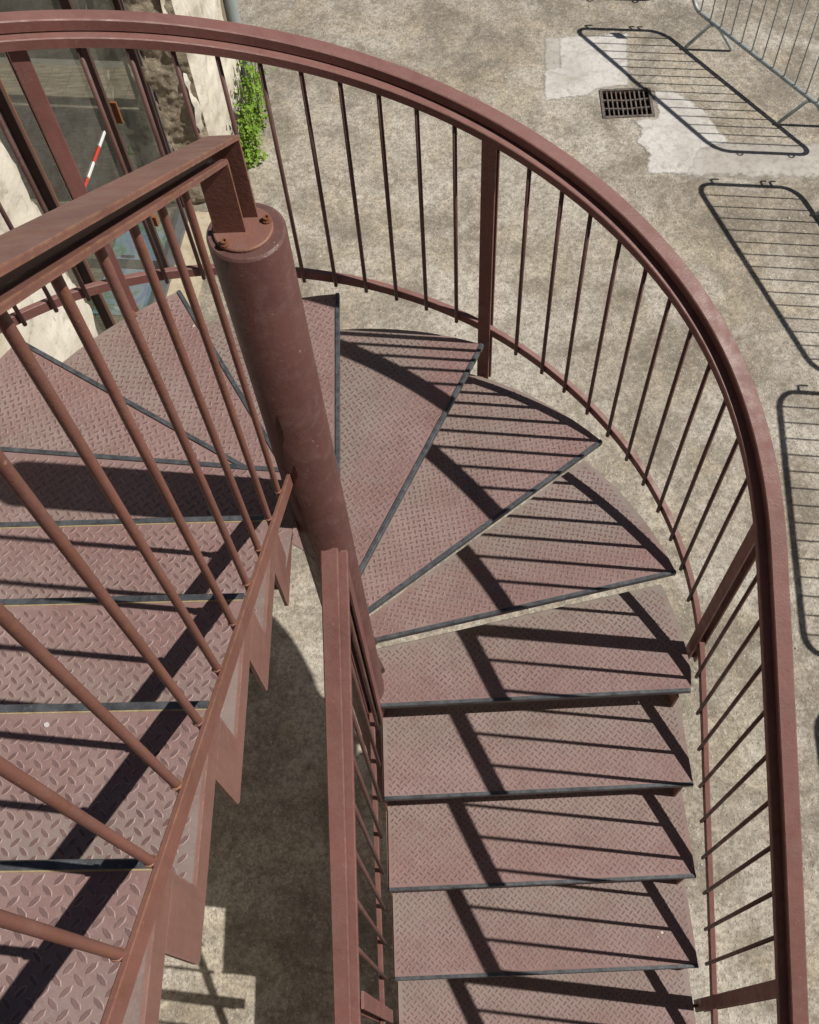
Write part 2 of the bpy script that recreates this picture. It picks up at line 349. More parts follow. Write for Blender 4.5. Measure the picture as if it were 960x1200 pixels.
# ------------------------------------------------------------------ ground
GX0, GX1, GY0, GY1 = 1.583, 1.965, 5.03, 5.34      # drain opening
xs = [-60, GX0, GX1, 60]; ys = [-60, GY0, GY1, 60]
V = [(x, y, ZG) for y in ys for x in xs]; F = []
for j in range(3):
    for i in range(3):
        if i == 1 and j == 1: continue
        a = j*4+i; F.append((a, a+1, a+5, a+4))
ground = tag(mesh('ground', V, F, 'concrete', origin=(0, 0, ZG)), None, None, kind='structure')
d = 0.35
V = [(GX0, GY0, ZG), (GX1, GY0, ZG), (GX1, GY1, ZG), (GX0, GY1, ZG), (GX0, GY0, ZG-d), (GX1, GY0, ZG-d), (GX1, GY1, ZG-d), (GX0, GY1, ZG-d)]
mesh('drain_pit', V, [(0, 1, 5, 4)[::-1], (1, 2, 6, 5)[::-1], (2, 3, 7, 6)[::-1], (3, 0, 4, 7)[::-1], (4, 5, 6, 7)], 'pit_dirt', ground)
def ragged(poly, amp, step=0.03, seed=0):
    out = []
    n = len(poly)
    for i in range(n):
        a = Vector(poly[i]+(0,)); b = Vector(poly[(i+1) % n]+(0,)); m = max(2, int((b-a).length/step)); nr = Vector((-(b-a).y, (b-a).x, 0)).normalized()
        for k in range(m):
            q = a.lerp(b, k/m); am = amp*(noise.noise(Vector((q.x*6, q.y*6, seed)))+0.6*noise.noise(Vector((q.x*21, q.y*21, seed+3))))
            out.append((q.x+nr.x*am, q.y+nr.y*am))
    return out
def feather(name):
    """the cement thins out to nothing in an uneven band along the patch rim"""
    m = MAT[name].copy(); MAT[name+'_thin'] = m; t = m.node_tree; N = t.nodes
    out = [n for n in N if n.type == 'OUTPUT_MATERIAL'][0]; bs = [n for n in N if n.type == 'BSDF_PRINCIPLED'][0]
    at = N.new('ShaderNodeAttribute'); at.attribute_name = 'edge'; nz = N.new('ShaderNodeTexNoise'); ge = N.new('ShaderNodeNewGeometry')
    nz.inputs['Scale'].default_value = 14.0; nz.inputs['Detail'].default_value = 9; nz.inputs['Roughness'].default_value = 0.75; t.links.new(ge.outputs['Position'], nz.inputs['Vector'])
    ad = N.new('ShaderNodeMath'); ad.operation = 'ADD'; t.links.new(at.outputs['Fac'], ad.inputs[0]); t.links.new(nz.outputs['Fac'], ad.inputs[1])
    mr = N.new('ShaderNodeMapRange'); mr.inputs['From Min'].default_value = 0.90; mr.inputs['From Max'].default_value = 1.12; t.links.new(ad.outputs[0], mr.inputs['Value'])
    tr_ = N.new('ShaderNodeBsdfTransparent'); mx = N.new('ShaderNodeMixShader')
    t.links.new(mr.outputs[0], mx.inputs[0]); t.links.new(tr_.outputs[0], mx.inputs[1]); t.links.new(bs.outputs[0], mx.inputs[2]); t.links.new(mx.outputs[0], out.inputs[0])
feather('new_cement'); feather('old_cement')
def patch(poly, amp, seed, mat='new_cement', band=0.09):
    """sheet of small cells over the outline; 'edge' runs from 0 outside to 1 inside the rim band"""
    pl = np.array(ragged(poly, amp, step=0.03, seed=seed)); z = ZG+0.004+0.0006*seed; st = 0.02
    gx = np.arange(pl[:, 0].min()-band, pl[:, 0].max()+band+st, st); gy = np.arange(pl[:, 1].min()-band, pl[:, 1].max()+band+st, st)
    X, Y = np.meshgrid(gx, gy); X = X.ravel(); Y = Y.ravel(); D = np.full(len(X), 9.0); ins = np.zeros(len(X), bool); n = len(pl)
    for i in range(n):
        (x0, y0), (x1, y1) = pl[i], pl[(i+1) % n]; ex, ey = x1-x0, y1-y0
        t = np.clip(((X-x0)*ex+(Y-y0)*ey)/(ex*ex+ey*ey+1e-12), 0, 1); D = np.minimum(D, np.hypot(X-x0-t*ex, Y-y0-t*ey))
        cr = (y0 > Y) != (y1 > Y); ins ^= cr & (X < x0+ex*(Y-y0)/(ey if abs(ey) > 1e-12 else 1e-12))
    E_ = np.clip(0.5+np.where(ins, D, -D)/band, 0, 1); w = len(gx); F = []
    for j in range(len(gy)-1):
        for i in range(w-1):
            q = (j*w+i, j*w+i+1, (j+1)*w+i+1, (j+1)*w+i)
            cx_, cy_ = gx[i]+st/2, gy[j]+st/2
            if max(E_[k] for k in q) > 0 and not (GX0-0.005 < cx_ < GX1+0.005 and GY0-0.005 < cy_ < GY1+0.005): F.append(q)
    used = sorted({k for q in F for k in q}); mp = {k: i for i, k in enumerate(used)}
    o = mesh('cement_patch', [(X[k], Y[k], z) for k in used], [tuple(mp[k] for k in q) for q in F], mat+'_thin', ground)
    at = o.data.attributes.new('edge', 'FLOAT', 'POINT'); at.data.foreach_set('value', [float(E_[k]) for k in used])
patch([(1.325, 5.975), (1.862, 5.985), (1.80, 5.385), (1.575, 5.36), (1.50, 5.30), (1.160, 5.245), (1.178, 5.60), (1.30, 5.615)], 0.009, 0)
patch([(1.205, 5.98), (1.34, 5.98), (1.31, 5.60), (1.185, 5.585)], 0.010, -4, 'old_cement')
patch([(2.00, 5.30), (2.16, 5.27), (2.36, 5.02), (2.46, 4.72), (2.24, 4.66), (2.14, 4.42), (1.83, 4.43), (1.89, 4.62), (1.80, 4.76), (1.87, 4.90), (1.80, 5.00), (1.99, 5.00)], 0.014, 1)

patch([(2.10, 4.74), (2.60, 4.70), (3.3, 4.64), (4.4, 4.58), (4.4, 4.22), (3.4, 4.30), (2.6, 4.36), (2.10, 4.40)], 0.035, -3, 'old_cement', 0.20)
# ------------------------------------------------------------------ staircase
stair = tag(empty('staircase', (0, 0, ZG)), 'brown painted steel half-turn staircase with diamond plate treads winding round a column', 'staircase')
# column
RC = 0.068; ZT = 0.147
v = []; f = []; seg = 48
rings = [(RC, ZG), (RC, ZT-0.004), (RC-0.004, ZT), (0.0, ZT)]
for r, z in rings[:3]:
    for i in range(seg): a = 2*PI*i/seg; v.append((r*math.cos(a), r*math.sin(a), z))
for q in range(2):
    for i in range(seg): j = (i+1) % seg; f.append((q*seg+i, q*seg+j, (q+1)*seg+j, (q+1)*seg+i))
f.append(tuple(range(2*seg, 3*seg)))
column = mesh('column', v, f, 'column_paint', stair, origin=(0, 0, ZG))
for i, pl in enumerate(column.data.polygons): pl.use_smooth = i < 2*seg-seg
pv, pf = [], []
for z, r in ((ZT-0.002, 0.051), (ZT+0.005, 0.051), (ZT+0.007, 0.049)):
    for i in range(40): a = 2*PI*i/40; pv.append((-0.004+r*math.cos(a), r*math.sin(a), z))
for q in range(2):
    for i in range(40): j = (i+1) % 40; pf.append((q*40+i, q*40+j, (q+1)*40+j, (q+1)*40+i))
pf.append(tuple(range(80, 120)))
mesh('top_plate', pv, pf, 'worn_rail_paint', column)
for bx, by in ((-0.031, -0.036), (0.036, 0.013)):
    hv, hf = [], []
    for z, r in ((ZT+0.004, 0.0085), (ZT+0.011, 0.0085), (ZT+0.011, 0.0065), (ZT+0.0165, 0.0062), (ZT+0.0165, 0.0035), (ZT+0.012, 0.0032)):
        for i in range(12): a = 2*PI*i/12; hv.append((bx+r*math.cos(a), by+r*math.sin(a), z))
    for q in range(5):
        for i in range(12): j = (i+1) % 12; hf.append((q*12+i, q*12+j, (q+1)*12+j, (q+1)*12+i))
    hf.append(tuple(range(60, 72)))
    mesh('bolt', hv, hf, 'rusty_bolt', column)

# nosing lines: k -> (inner xy, outer xy); tread k lies behind nosing k, top at -k*H
RR = 0.0304
def rpt(x, y): c, s = math.cos(RR), math.sin(RR); return (x*c-y*s, x*s+y*c)
RW = 1.2136; FAN = (-0.02, 0.10)
ANG = {10: 17.07, 9: 41.73, 8: 67.25, 7: 92.45, 6: 117.83, 5: 143.49, 4: 168.6}
XIN_L = -0.080
def nosing(k):
    if k >= 11: y = -0.0681-(k-11)*0.296; return rpt(0.045 if k < 13 else 0.042, y), rpt(1.20, y)
    if k <= 3: y = -0.1383-(3-k)*0.2836; return (XIN_L, y), (-1.2136, y)
    a = math.radians(ANG[k]); o = (RW*math.cos(a), RW*math.sin(a))
    dx, dy = o[0]-FAN[0], o[1]-FAN[1]; L = math.hypot(dx, dy)
    r0 = 0.025
    return (FAN[0]+dx/L*r0, FAN[1]+dy/L*r0), o
def arc(a0, a1, n):
    return [(RW*math.cos(math.radians(a0+(a1-a0)*i/n)), RW*math.sin(math.radians(a0+(a1-a0)*i/n))) for i in range(n+1)]
def adeg(p): return math.degrees(math.atan2(p[1], p[0]))
def tread_poly(k):
    i0, o0 = nosing(k); i1, o1 = nosing(k-1); ov = 0.05
    # outward = from i to o; behind = towards higher tread
    if k >= 12 or k <= 3:
        sgn = 1 if k >= 12 else -1
        if k >= 12: b0, b1 = i1, o1; up_ = rpt(0, 1)
        else: b0, b1 = i1, o1; up_ = (0, -1)
        ov = 0.06 if k >= 12 else 0.085
        return [i0, o0, (b1[0]+up_[0]*ov, b1[1]+up_[1]*ov), (b0[0]+up_[0]*ov, b0[1]+up_[1]*ov)]
    ov = 0.045 if k == 11 else 0.058
    dx, dy = o1[0]-i1[0], o1[1]-i1[1]; L = math.hypot(dx, dy)
    nx, ny = -dy/L, dx/L                      # ccw normal = towards higher treads
    r1 = (i1[0]+nx*ov, i1[1]+ny*ov)
    if k == 4:
        return [i0]+arc(ANG[4], 180.0, 4)+[(-RW, -0.1383-0.085), (XIN_L, -0.1383-0.085)]
    a1 = ANG[k-1]+math.degrees(ov/RW)
    if k == 11:
        o11 = nosing(11)[1]
        return [i0, o0, (RW-0.006, 0.0)]+arc(2.0, a1, 8)+[(r1[0]*0.8+0.0, r1[1])]
    return [i0]+arc(ANG[k], a1, 9)+[r1]
def inside(poly, X, Y, marg):
    """points inside the convex-ish ccw/cw polygon by at least marg"""
    pts = np.array(poly); n = len(pts); A = 0
    for i in range(n): j = (i+1) % n; A += pts[i][0]*pts[j][1]-pts[j][0]*pts[i][1]
    s = 1 if A > 0 else -1; ok = np.ones(len(X), bool)
    for i in range(n):
        j = (i+1) % n; ex, ey = pts[j]-pts[i]; L = math.hypot(ex, ey)
        if L < 1e-6: continue
        ok &= s*(ex*(Y-pts[i][1])-ey*(X-pts[i][0]))/L > marg
    return ok
def lugs(poly, z, theta, ox):
    """raised lens-shaped lugs of the diamond plate, all of one sheet in one mesh"""
    pts = np.array(poly); c = pts.mean(0); R = np.hypot(*(pts-c).T).max()+0.05
    ax, ay = 0.0295, 0.0272
    P = []
    n = int(R/min(ax, ay))+3
    for i in range(-n, n):
        for j in range(-n, n):
            for (du, dv, an) in ((0, 0, -46), (0.5, 0.5, 46)):
                P.append(((i+du)*ax+ox, (j+dv)*ay+ox*0.7, an))
    P = np.array(P); ct, st = math.cos(theta), math.sin(theta)
    X = c[0]+P[:, 0]*ct-P[:, 1]*st; Y = c[1]+P[:, 0]*st+P[:, 1]*ct
    ok = inside(poly, X, Y, 0.016); X, Y, A = X[ok], Y[ok], np.radians(P[ok, 2])+theta
    L, W, Z = 0.0122, 0.0045, 0.0015
    ring = np.array([(-1, 0), (-0.45, -1), (0.45, -1), (1, 0), (0.45, 1), (-0.45, 1)])
    prof = np.array([(a_*L, b_*W, 0) for a_, b_ in ring]+[(a_*(L-0.0024), b_*(W-0.0016), Z) for a_, b_ in ring])
    V = np.zeros((len(X), 12, 3)); ca, sa = np.cos(A)[:, None], np.sin(A)[:, None]
    V[:, :, 0] = X[:, None]+prof[None, :, 0]*ca-prof[None, :, 1]*sa
    V[:, :, 1] = Y[:, None]+prof[None, :, 0]*sa+prof[None, :, 1]*ca
    V[:, :, 2] = z-0.0004+prof[None, :, 2]
    fl = [(6, 7, 8, 9, 10, 11)]+[(q, (q+1) % 6, 6+(q+1) % 6, 6+q) for q in range(6)]
    F = [tuple(q+12*i for q in ff) for i in range(len(X)) for ff in fl]
    return V.reshape(-1, 3), F
def make_tread(k):
    poly = tread_poly(k); z = -k*H
    (ix, iy), (ox, oy) = nosing(k)
    dx, dy = ox-ix, oy-iy; L = math.hypot(dx, dy); ux, uy = dx/L, dy/L
    px, py = -uy, ux                                  # ccw normal = towards the higher tread
    V, F = prism(poly, z-0.006, z)
    org = ((ix+ox)/2, (iy+oy)/2, z)
    t = mesh('tread', V, F, 'tread_paint', stair, origin=org)
    th = math.atan2(uy, ux)
    t.rotation_euler = (0, 0, th)                      # local y runs from the nosing to the back of the tread
    me = t.data; R = Matrix.Rotation(-th, 4, 'Z'); me.transform(R); me.update()
    # pieces of the tread are laid out in the tread's own axes
    def sub(name, V, F, mat):
        o = mesh(name, V, F, mat, None, origin=org)
        o.data.transform(R); o.parent = t; o.location = (0, 0, 0); return o
    mid = th
    if 4 <= k <= 10:
        mid = math.radians((ANG[k]+(ANG[k-1] if k > 4 else 180))/2)
    LV, LF = lugs(poly, z, mid, random.uniform(0, 0.03))
    lo = sub('raised_pattern', LV, LF, 'tread_lug_paint'); lo['kind'] = 'stuff'
    lo.data.materials.append(MAT['tread_lug_rim'])
    mi = np.ones(len(lo.data.polygons), dtype=np.int32); mi[::7] = 0; lo.data.polygons.foreach_set('material_index', mi)
    # worn steel nosing: angle section over the front edge
    e0 = 0.0 if (k <= 3 or k >= 11) else 0.0
    path = [((ix+ux*(e0+(L-e0)*q/6), iy+uy*(e0+(L-e0)*q/6), z+random.uniform(-0.0005, 0.0005)), (px, py)) for q in range(7)]
    prof = [(-0.006, -0.018), (-0.0005, -0.018), (-0.0005, 0.0012), (0.0075, 0.0012), (0.0075, 0.005), (-0.004, 0.005), (-0.006, 0.003)]
    NV, NF = sweep(path, prof); sub('nosing', NV, NF, 'nosing_steel')
    if k <= 3:
        gp = [(p_, n_) for p_, n_ in path[1:6]]
        gv, gf = sweep([((p_[0], p_[1], z+0.0004+random.uniform(-0.0002, 0.0002)), n_) for p_, n_ in path], [(0.0072, -0.001), (0.0098, -0.001), (0.0095, 0.0008), (0.0072, 0.0026)])
        sub('grit_line', gv, gf, 'grit')
    # back edge fold
    # inner and outer side plates of the straight flights, carrier bar under winders
    if k <= 3 or k >= 12:
        (i1x, i1y), (o1x, o1y) = nosing(k-1)
        for (ax_, ay_), (bx_, by_), off, inner in (((ix, iy), (i1x, i1y), 0.0, True), ((ox-ux*0.035, oy-uy*0.035), (o1x-ux*0.035, o1y-uy*0.035), 0.0, False)):
            sgn = -1 if inner else 1
            ex, ey = ux*sgn, uy*sgn
            # outline in (distance back from nosing, z)
            g_ = math.hypot(bx_-ax_, by_-ay_)
            dp = 0.072
            outl = [(-0.0, -0.007), (g_+0.0, -0.007), (g_+0.0, H-dp-0.0008), (g_+0.105, H-dp-0.0008), (g_+0.105, -dp+0.012), (g_+0.098, -dp), (0.0, -dp)]
            if k == 19: continue
            V = []
            for w in (0.0, 0.008):
                for (b_, zz) in outl: V.append((ax_+px*b_+ex*(w-0.002), ay_+py*b_+ey*(w-0.002), z+zz))
            m = len(outl)
            F = [tuple(range(m))[::-1], tuple(range(m, 2*m))]+[(i, (i+1) % m, m+(i+1) % m, m+i) for i in range(m)]
            if inner or k >= 12: sub('side_plate', V, F, 'plate_paint')
    if k == 4:
        yn = -0.1383; outl = [(-0.03, -0.007), (yn, -0.007), (yn, H-0.0728), (yn-0.105, H-0.0728), (yn-0.105, -0.06), (yn-0.098, -0.072), (-0.03, -0.072)]
        V = [(XIN_L-0.002+w, b_, z+zz) for w in (0.0, 0.008) for b_, zz in outl]; m = len(outl)
        sub('side_plate', V, [tuple(range(m))[::-1], tuple(range(m, 2*m))]+[(i, (i+1) % m, m+(i+1) % m, m+i) for i in range(m)], 'plate_paint')
    bv, bf = sweep([((ix+ux*0.02+px*0.03, iy+uy*0.02+py*0.03, z), (px, py)), ((ox-ux*0.03+px*0.03, oy-uy*0.03+py*0.03, z), (px, py))],
                   [(0, -0.046), (0.006, -0.046), (0.006, -0.013), (0.036, -0.013), (0.036, -0.0065), (0, -0.0065)])
    sub('carrier_angle', bv, bf, 'dark_steel')
    return t
TREADS = {k: make_tread(k) for k in range(-3, 19)}
# bird droppings and flecks on the treads
def fleck(k, x, y, r):
    n = 9; pl = [(x+r*(0.7+0.5*random.random())*math.cos(2*PI*i/n), y+r*(0.7+0.5*random.random())*math.sin(2*PI*i/n)) for i in range(n)]
    V, F = prism(pl, -k*H+0.0005, -k*H+0.0022); t = TREADS[k]
    o = mesh('dropping', V, F, 'dropping_white', None, origin=(x, y, -k*H)); th = t.rotation_euler.z
    d_ = Vector((x, y, -k*H))-WO[t.name]; dl = Matrix.Rotation(-th, 3, 'Z') @ d_
    o.data.transform(Matrix.Rotation(-th, 4, 'Z')); o.parent = t; o.location = dl
for a in ((1, -0.345, -0.735, 0.005), (14, 1.105, -0.80, 0.006), (14, 1.088, -0.815, 0.003), (14, 0.42, -0.92, 0.0035), (6, -0.5, 0.92, 0.004)):
    fleck(*a)

# unseen landing the flight climbs to, added wide to block sky over the well
V, F = box((0.0, -2.62, 3*H+H-0.004), 1.25, 0.40, 0.004); ld = mesh('landing', V, F, 'tread_paint', stair)
for x in (-1.2, 0.0, 1.2):
    V, F = box((x, -2.62, 3*H+H-0.09), 0.02, 0.39, 0.08); mesh('landing_beam', V, F, 'dark_steel', ld)
# ------------------------------------------------------------------ outer railing
RB = 1.225
BT = [(3.020,-1.004),(2.912,-1.037),(2.803,-1.077),(2.544,-1.178),(2.423,-1.224),(2.088,-1.361),(1.979,-1.400),(1.873,-1.436),(1.765,-1.476),(1.656,-1.514),(1.543,-1.554),(1.307,-1.638),(1.196,-1.681),(1.095,-1.722),(0.985,-1.760),(0.879,-1.801),(0.773,-1.838),(0.670,-1.874),(0.566,-1.919),(0.462,-1.963),(0.359,-2.015),(0.256,-2.071),(0.010,-2.235),(-0.106,-2.303),(-0.336,-2.457),(-0.449,-2.529),(-0.567,-2.601),(-0.683,-2.676),(-0.801,-2.750),(-0.915,-2.826)]
TP = [(2.303,-0.366),(2.193,-0.410),(2.085,-0.450),(1.976,-0.491),(1.868,-0.531),(1.761,-0.571),(1.656,-0.608),(1.548,-0.647),(1.310,-0.730),(1.201,-0.767),(1.092,-0.804),(0.988,-0.837),(0.885,-0.873),(0.778,-0.909),(0.565,-0.987),(0.463,-1.035),(0.364,-1.083),(0.263,-1.139),(0.017,-1.280),(-0.095,-1.335),(-0.211,-1.402),(-0.555,-1.598),(-0.671,-1.664),(-0.787,-1.733),(-0.903,-1.803)]
def table(T, right_slope):
    T = sorted(T); s0, z0 = T[0]; s1, z1 = T[-1]
    sl = 0.385
    for s in (3.2, 3.4, 3.55):
        if s > s1: T.append((s, z1+sl*(s-s1)))
    s1, z1 = T[-1]
    T = [(s0-q, z0-right_slope*q) for q in (2.0, 1.0, 0.5)]+T+[(s1+q, z1+0.70*q) for q in (0.5, 1.0, 2.0, 2.6)]
    S_ = np.array([t[0] for t in T]); Z_ = np.array([t[1] for t in T])
    gs = np.arange(-3.0, 6.2, 0.01); gz = np.interp(gs, S_, Z_)
    ker = np.exp(-0.5*(np.arange(-25, 26)*0.01/0.08)**2); ker /= ker.sum()
    gz2 = np.convolve(np.pad(gz, 25, mode='edge'), ker, 'valid'); return lambda s: float(np.interp(s, gs, gz2))
zbot = table(BT, 0.645); ztop = table(TP, 0.60)
def opt(s, off=0.0):
    """point on the outer railing line at arc length s, horizontal outward normal"""
    if s < 0: n_ = Vector((1, 0.0304, 0)).normalized(); p_ = Vector((RB-0.0304*s, s, 0))
    elif s <= RB*PI: a = s/RB; n_ = Vector((math.cos(a), math.sin(a), 0)); p_ = n_*RB
    else: n_ = Vector((-1, 0, 0)); p_ = Vector((-RB, -(s-RB*PI), 0))
    return p_+n_*off, n_
S0, S1 = -2.05, 5.3
out_rail = empty('outer_railing', (RB, 0, zbot(0)), stair)
def opath(s0, s1, zf, ds=0.045):
    n = max(2, int((s1-s0)/ds)+1); r = []
    for i in range(n+1):
        s = s0+(s1-s0)*i/n; p_, n_ = opt(s); r.append(((p_.x, p_.y, zf(s)), (n_.x, n_.y)))
    return r
def sm(o, ang=35):
    me = o.data; me.polygons.foreach_set('use_smooth', [True]*len(me.polygons)); me.update()
    try: me.set_sharp_from_angle(angle=math.radians(ang))
    except Exception: pass
    return o
pth = opath(S0, S1, ztop)
V, F = sweep(pth, chamfer_rect(0.004, 0.052, 0.036, 0.070, 0.003)); sm(mesh('handrail', V, F, 'rail_paint', out_rail))
V, F = sweep(pth, chamfer_rect(-0.021, 0.020, 0.002, 0.0335, 0.0025)); sm(mesh('upper_rail', V, F, 'rail_paint', out_rail))
pth = opath(S0, S1, zbot)
V, F = sweep(pth, chamfer_rect(0.0078, 0.0278, 0.003, 0.043, 0.002)); sm(mesh('bottom_rail', V, F, 'rail_paint', out_rail))
BAL = cyl_mesh('baluster', 0.0070, 'baluster_paint', 12)
k_ = RB/1.225
bal = [b*k_ for b in (1.543, 1.656, 1.765, 1.873, 1.979, 2.088, 2.198, 2.311, 2.423, 2.544)]
bal += [b*k_ for b in (0.256, 0.359, 0.462, 0.566, 0.670, 0.773, 0.879, 0.985, 1.095, 1.196, 1.307)]
bal += [0.013, -0.103, -0.218, -0.336, -0.449, -0.567, -0.683, -0.801, -0.915, -1.16, -1.275, -1.39, -1.505, -1.62, -1.735]
bal += [b*k_ for b in (2.803, 2.912, 3.02, 3.13, 3.24, 3.35, 3.46, 3.57, 3.68)]+[3.95+0.112*i for i in range(11)]
for s in bal:
    p_, n_ = opt(s); z0, z1 = zbot(s), ztop(s)+0.004
    share('baluster', BAL, (p_.x, p_.y, z0), out_rail, (1, 1, z1-z0))
def post(s, zlow, tw=0.046):
    p_, n_ = opt(s); rz = math.atan2(n_.y, n_.x); zt = ztop(s)+0.003
    parts = []
    for off, zl, zt_ in ((0.002, zlow, zt), (0.0345, zlow+0.012, ztop(s)+0.0355)):
        parts.append(box((p_.x+n_.x*off, p_.y+n_.y*off, (zl+zt_)/2), 0.004, tw/2, (zt_-zl)/2, rz, 0.0012))
    o = mesh('post', *join(*parts), 'rail_paint', out_rail)
    # fixing bolts at the foot
    for dz in (0.022, 0.05):
        c = p_+n_*(-0.018); ax = n_
        v_, f_ = tube([Vector((c.x, c.y, zlow+dz))-ax*0.012, Vector((c.x, c.y, zlow+dz))+ax*0.062], 0.006, 8)
        mesh('bolt', v_, f_, 'rusty_bolt', out_rail)
post(1.437*k_, -9*H+0.003-0.06); post(2.690*k_, -6*H-0.05); post(0.128, -11*H-0.10); post(-1.045, -15*H-0.09); post(3.82, zbot(3.82)-0.03); post(-1.85, zbot(-1.85)-0.09); post(5.24, zbot(5.24)-0.03)

# ------------------------------------------------------------------ inner railing of the upper flight
SL = 0.7405
XB = -0.042; YB0 = -0.1387; SB = 0.1092
il = empty('inner_railing', (XB, -0.6, -0.3), stair)
def lz(y, z0): return z0+(YB0-y)*SL
ZB_L, ZT_L = -0.5366, 0.367
YE = -2.15
capx0, capx1 = -0.030, 0.020
subx0, subx1 = -0.050, 0.002
SC = 0.727
# cap: flat bar, bent down at the column
def arch(x0, x1, ycorner, ztop_, thick, yend):
    """flat bar that follows the pitch, turns and drops onto the column plate"""
    outer = [(yend, ztop_+(ycorner-yend)*SC), (ycorner-0.004, ztop_+0.003), (ycorner, ztop_-0.004), (ycorner+0.0, ZT+0.006)]
    inner_ = [(yend, ztop_+(ycorner-yend)*SC-thick*1.24), (ycorner-thick, ztop_-thick*0.9), (ycorner-thick, ztop_-thick), (ycorner-thick, ZT+0.006)]
    V = []
    for x in (x0, x1):
        for y, z in outer+inner_: V.append((x, y, z))
    F = []
    for b in range(3):
        F += [(b, b+1, 5+b, 4+b), (8+b, 12+b, 13+b, 9+b), (b, 8+b, 9+b, b+1), (4+b, 5+b, 13+b, 12+b)]
    F += [(0, 4, 12, 8), (3, 11, 15, 7)]
    return V, F
o = mesh('handrail', *arch(capx0, capx1, 0.028, 0.322, 0.006, YE), 'worn_rail_paint', il)
o = mesh('upper_rail', *arch(subx0, subx1, -0.004, 0.305, 0.0065, YE), 'worn_rail_paint', il)
for o in list(il.children):
    m_ = o.modifiers.new('bevel', 'BEVEL'); m_.width = 0.0018; m_.segments = 2; m_.limit_method = 'ANGLE'
# dark strip added between the two bars, standing in for the gap's shade
def zc(y): return 0.322+(0.028-y)*SC
V, F = sweep([((-0.02, y, zc(y)), (1, 0)) for y in (-0.03, -0.7, -1.4, YE)], [(-0.006, -0.036), (0.006, -0.036), (0.006, -0.0085), (-0.006, -0.0085)]); mesh('gap_shade_strip', V, F, 'dark_steel', il)
# bottom rail on the well side of the balusters
pa = [((XB, y, lz(y, ZB_L)), (1, 0)) for y in (-0.05, -0.5, -1.0, -1.6, YE)]
V, F = sweep(pa, chamfer_rect(0.0062, 0.0142, -0.004, 0.046, 0.0012)); mesh('bottom_rail', V, F, 'worn_rail_paint', il)
V, F = box((-0.026, -0.056, lz(-0.056, ZB_L)+0.014), 0.016, 0.006, 0.018); mesh('end_bracket', V, F, 'worn_rail_paint', il)
BAL2 = cyl_mesh('baluster', 0.0082, 'worn_rail_paint', 16)
for i in range(-0, 18):
    y = YB0-i*SB
    z0, z1 = lz(y, ZB_L), 0.306+(-0.004-y)*SC-0.010
    bx_, by_ = random.uniform(-0.0012, 0.0012), random.uniform(-0.0012, 0.0012)
    zs_ = [z0-0.004+(z1-z0+0.008)*q/6 for q in range(7)]
    rod = tube([(XB+0.006*q/6+bx_*math.sin(PI*q/6), y+by_*math.sin(PI*q/6), zs_[q]) for q in range(7)], 0.0064, 14)
    welds = []
    for zw, xw in ((z0+0.044, XB+0.0005), (z1-0.001, XB+0.006)):
        ring = [(xw+0.0068*math.cos(2*PI*q/10)+random.uniform(-0.0006, 0.0006), y+0.0068*math.sin(2*PI*q/10), zw+random.uniform(-0.001, 0.001)-0.74*0.0068*math.sin(2*PI*q/10)) for q in range(10)]
        welds.append(tube(ring, 0.0021, 6, True))
    v_, f_ = join(rod, *welds)
    sm(mesh('baluster', v_, f_, 'worn_rail_paint', il), 50)

# ------------------------------------------------------------------ inner railing of the lower flight
ir = empty('inner_railing', (0.04, -0.6, -2.5), stair)
def rz_(y): return -0.93+(y+0.065)*0.70
def rx_(y): return 0.0165+(y+0.065)*0.016
ys_ = [-0.062, -0.3, -0.6, -0.9, -1.2, -1.6, -2.1]
pa = [((rx_(y), y, rz_(y)), (1, 0)) for y in ys_]
V, F = sweep(pa, chamfer_rect(-0.0245, 0.0215, -0.034, 0.0, 0.003)); mesh('handrail', V, F, 'rail_paint', ir)
V, F = sweep([((p_[0]+0.004*0, p_[1]+0.01, p_[2]), n_) for p_, n_ in pa], chamfer_rect(0.003, 0.0425, -0.069, -0.0365, 0.0025)); mesh('upper_rail', V, F, 'rail_paint', ir)
def rzb(y): return -2.42+(y+0.31)*0.655
pa = [((0.0, y, rzb(y)), (1, 0)) for y in (-0.05, -0.5, -1.0, -1.5, -2.1)]
V, F = sweep(pa, chamfer_rect(0.012, 0.031, 0.010, 0.046, 0.002)); mesh('bottom_rail', V, F, 'rail_paint', ir)
for y in [-0.135-0.117*i for i in range(8)]+[-1.20-0.117*i for i in range(7)]:
    z0, z1 = rzb(y), rz_(y)-0.066
    share('baluster', BAL, (0.040, y, z0), ir, (1, 1, z1-z0))
for y, w in ((-0.078, 0.045), (-1.078, 0.045), (-2.07, 0.045)):
    zl = rzb(y)-0.11; zt = rz_(y)-0.067
    for off in (0.050, 0.006):
        V, F = box((off, y, (zl+zt)/2), 0.004, w/2, (zt-zl)/2, 0, 0.0012); mesh('post', V, F, 'rail_paint', ir)
# drop brackets tying the winders to the column
for k in range(8, 12):
    a = math.radians(ANG.get(k, 0)+8); z = -k*H
    V, F = box((0.066*math.cos(a), 0.066*math.sin(a), z-0.035), 0.012, 0.022, 0.024, a); mesh('tread_bracket', V, F, 'dark_steel', stair)

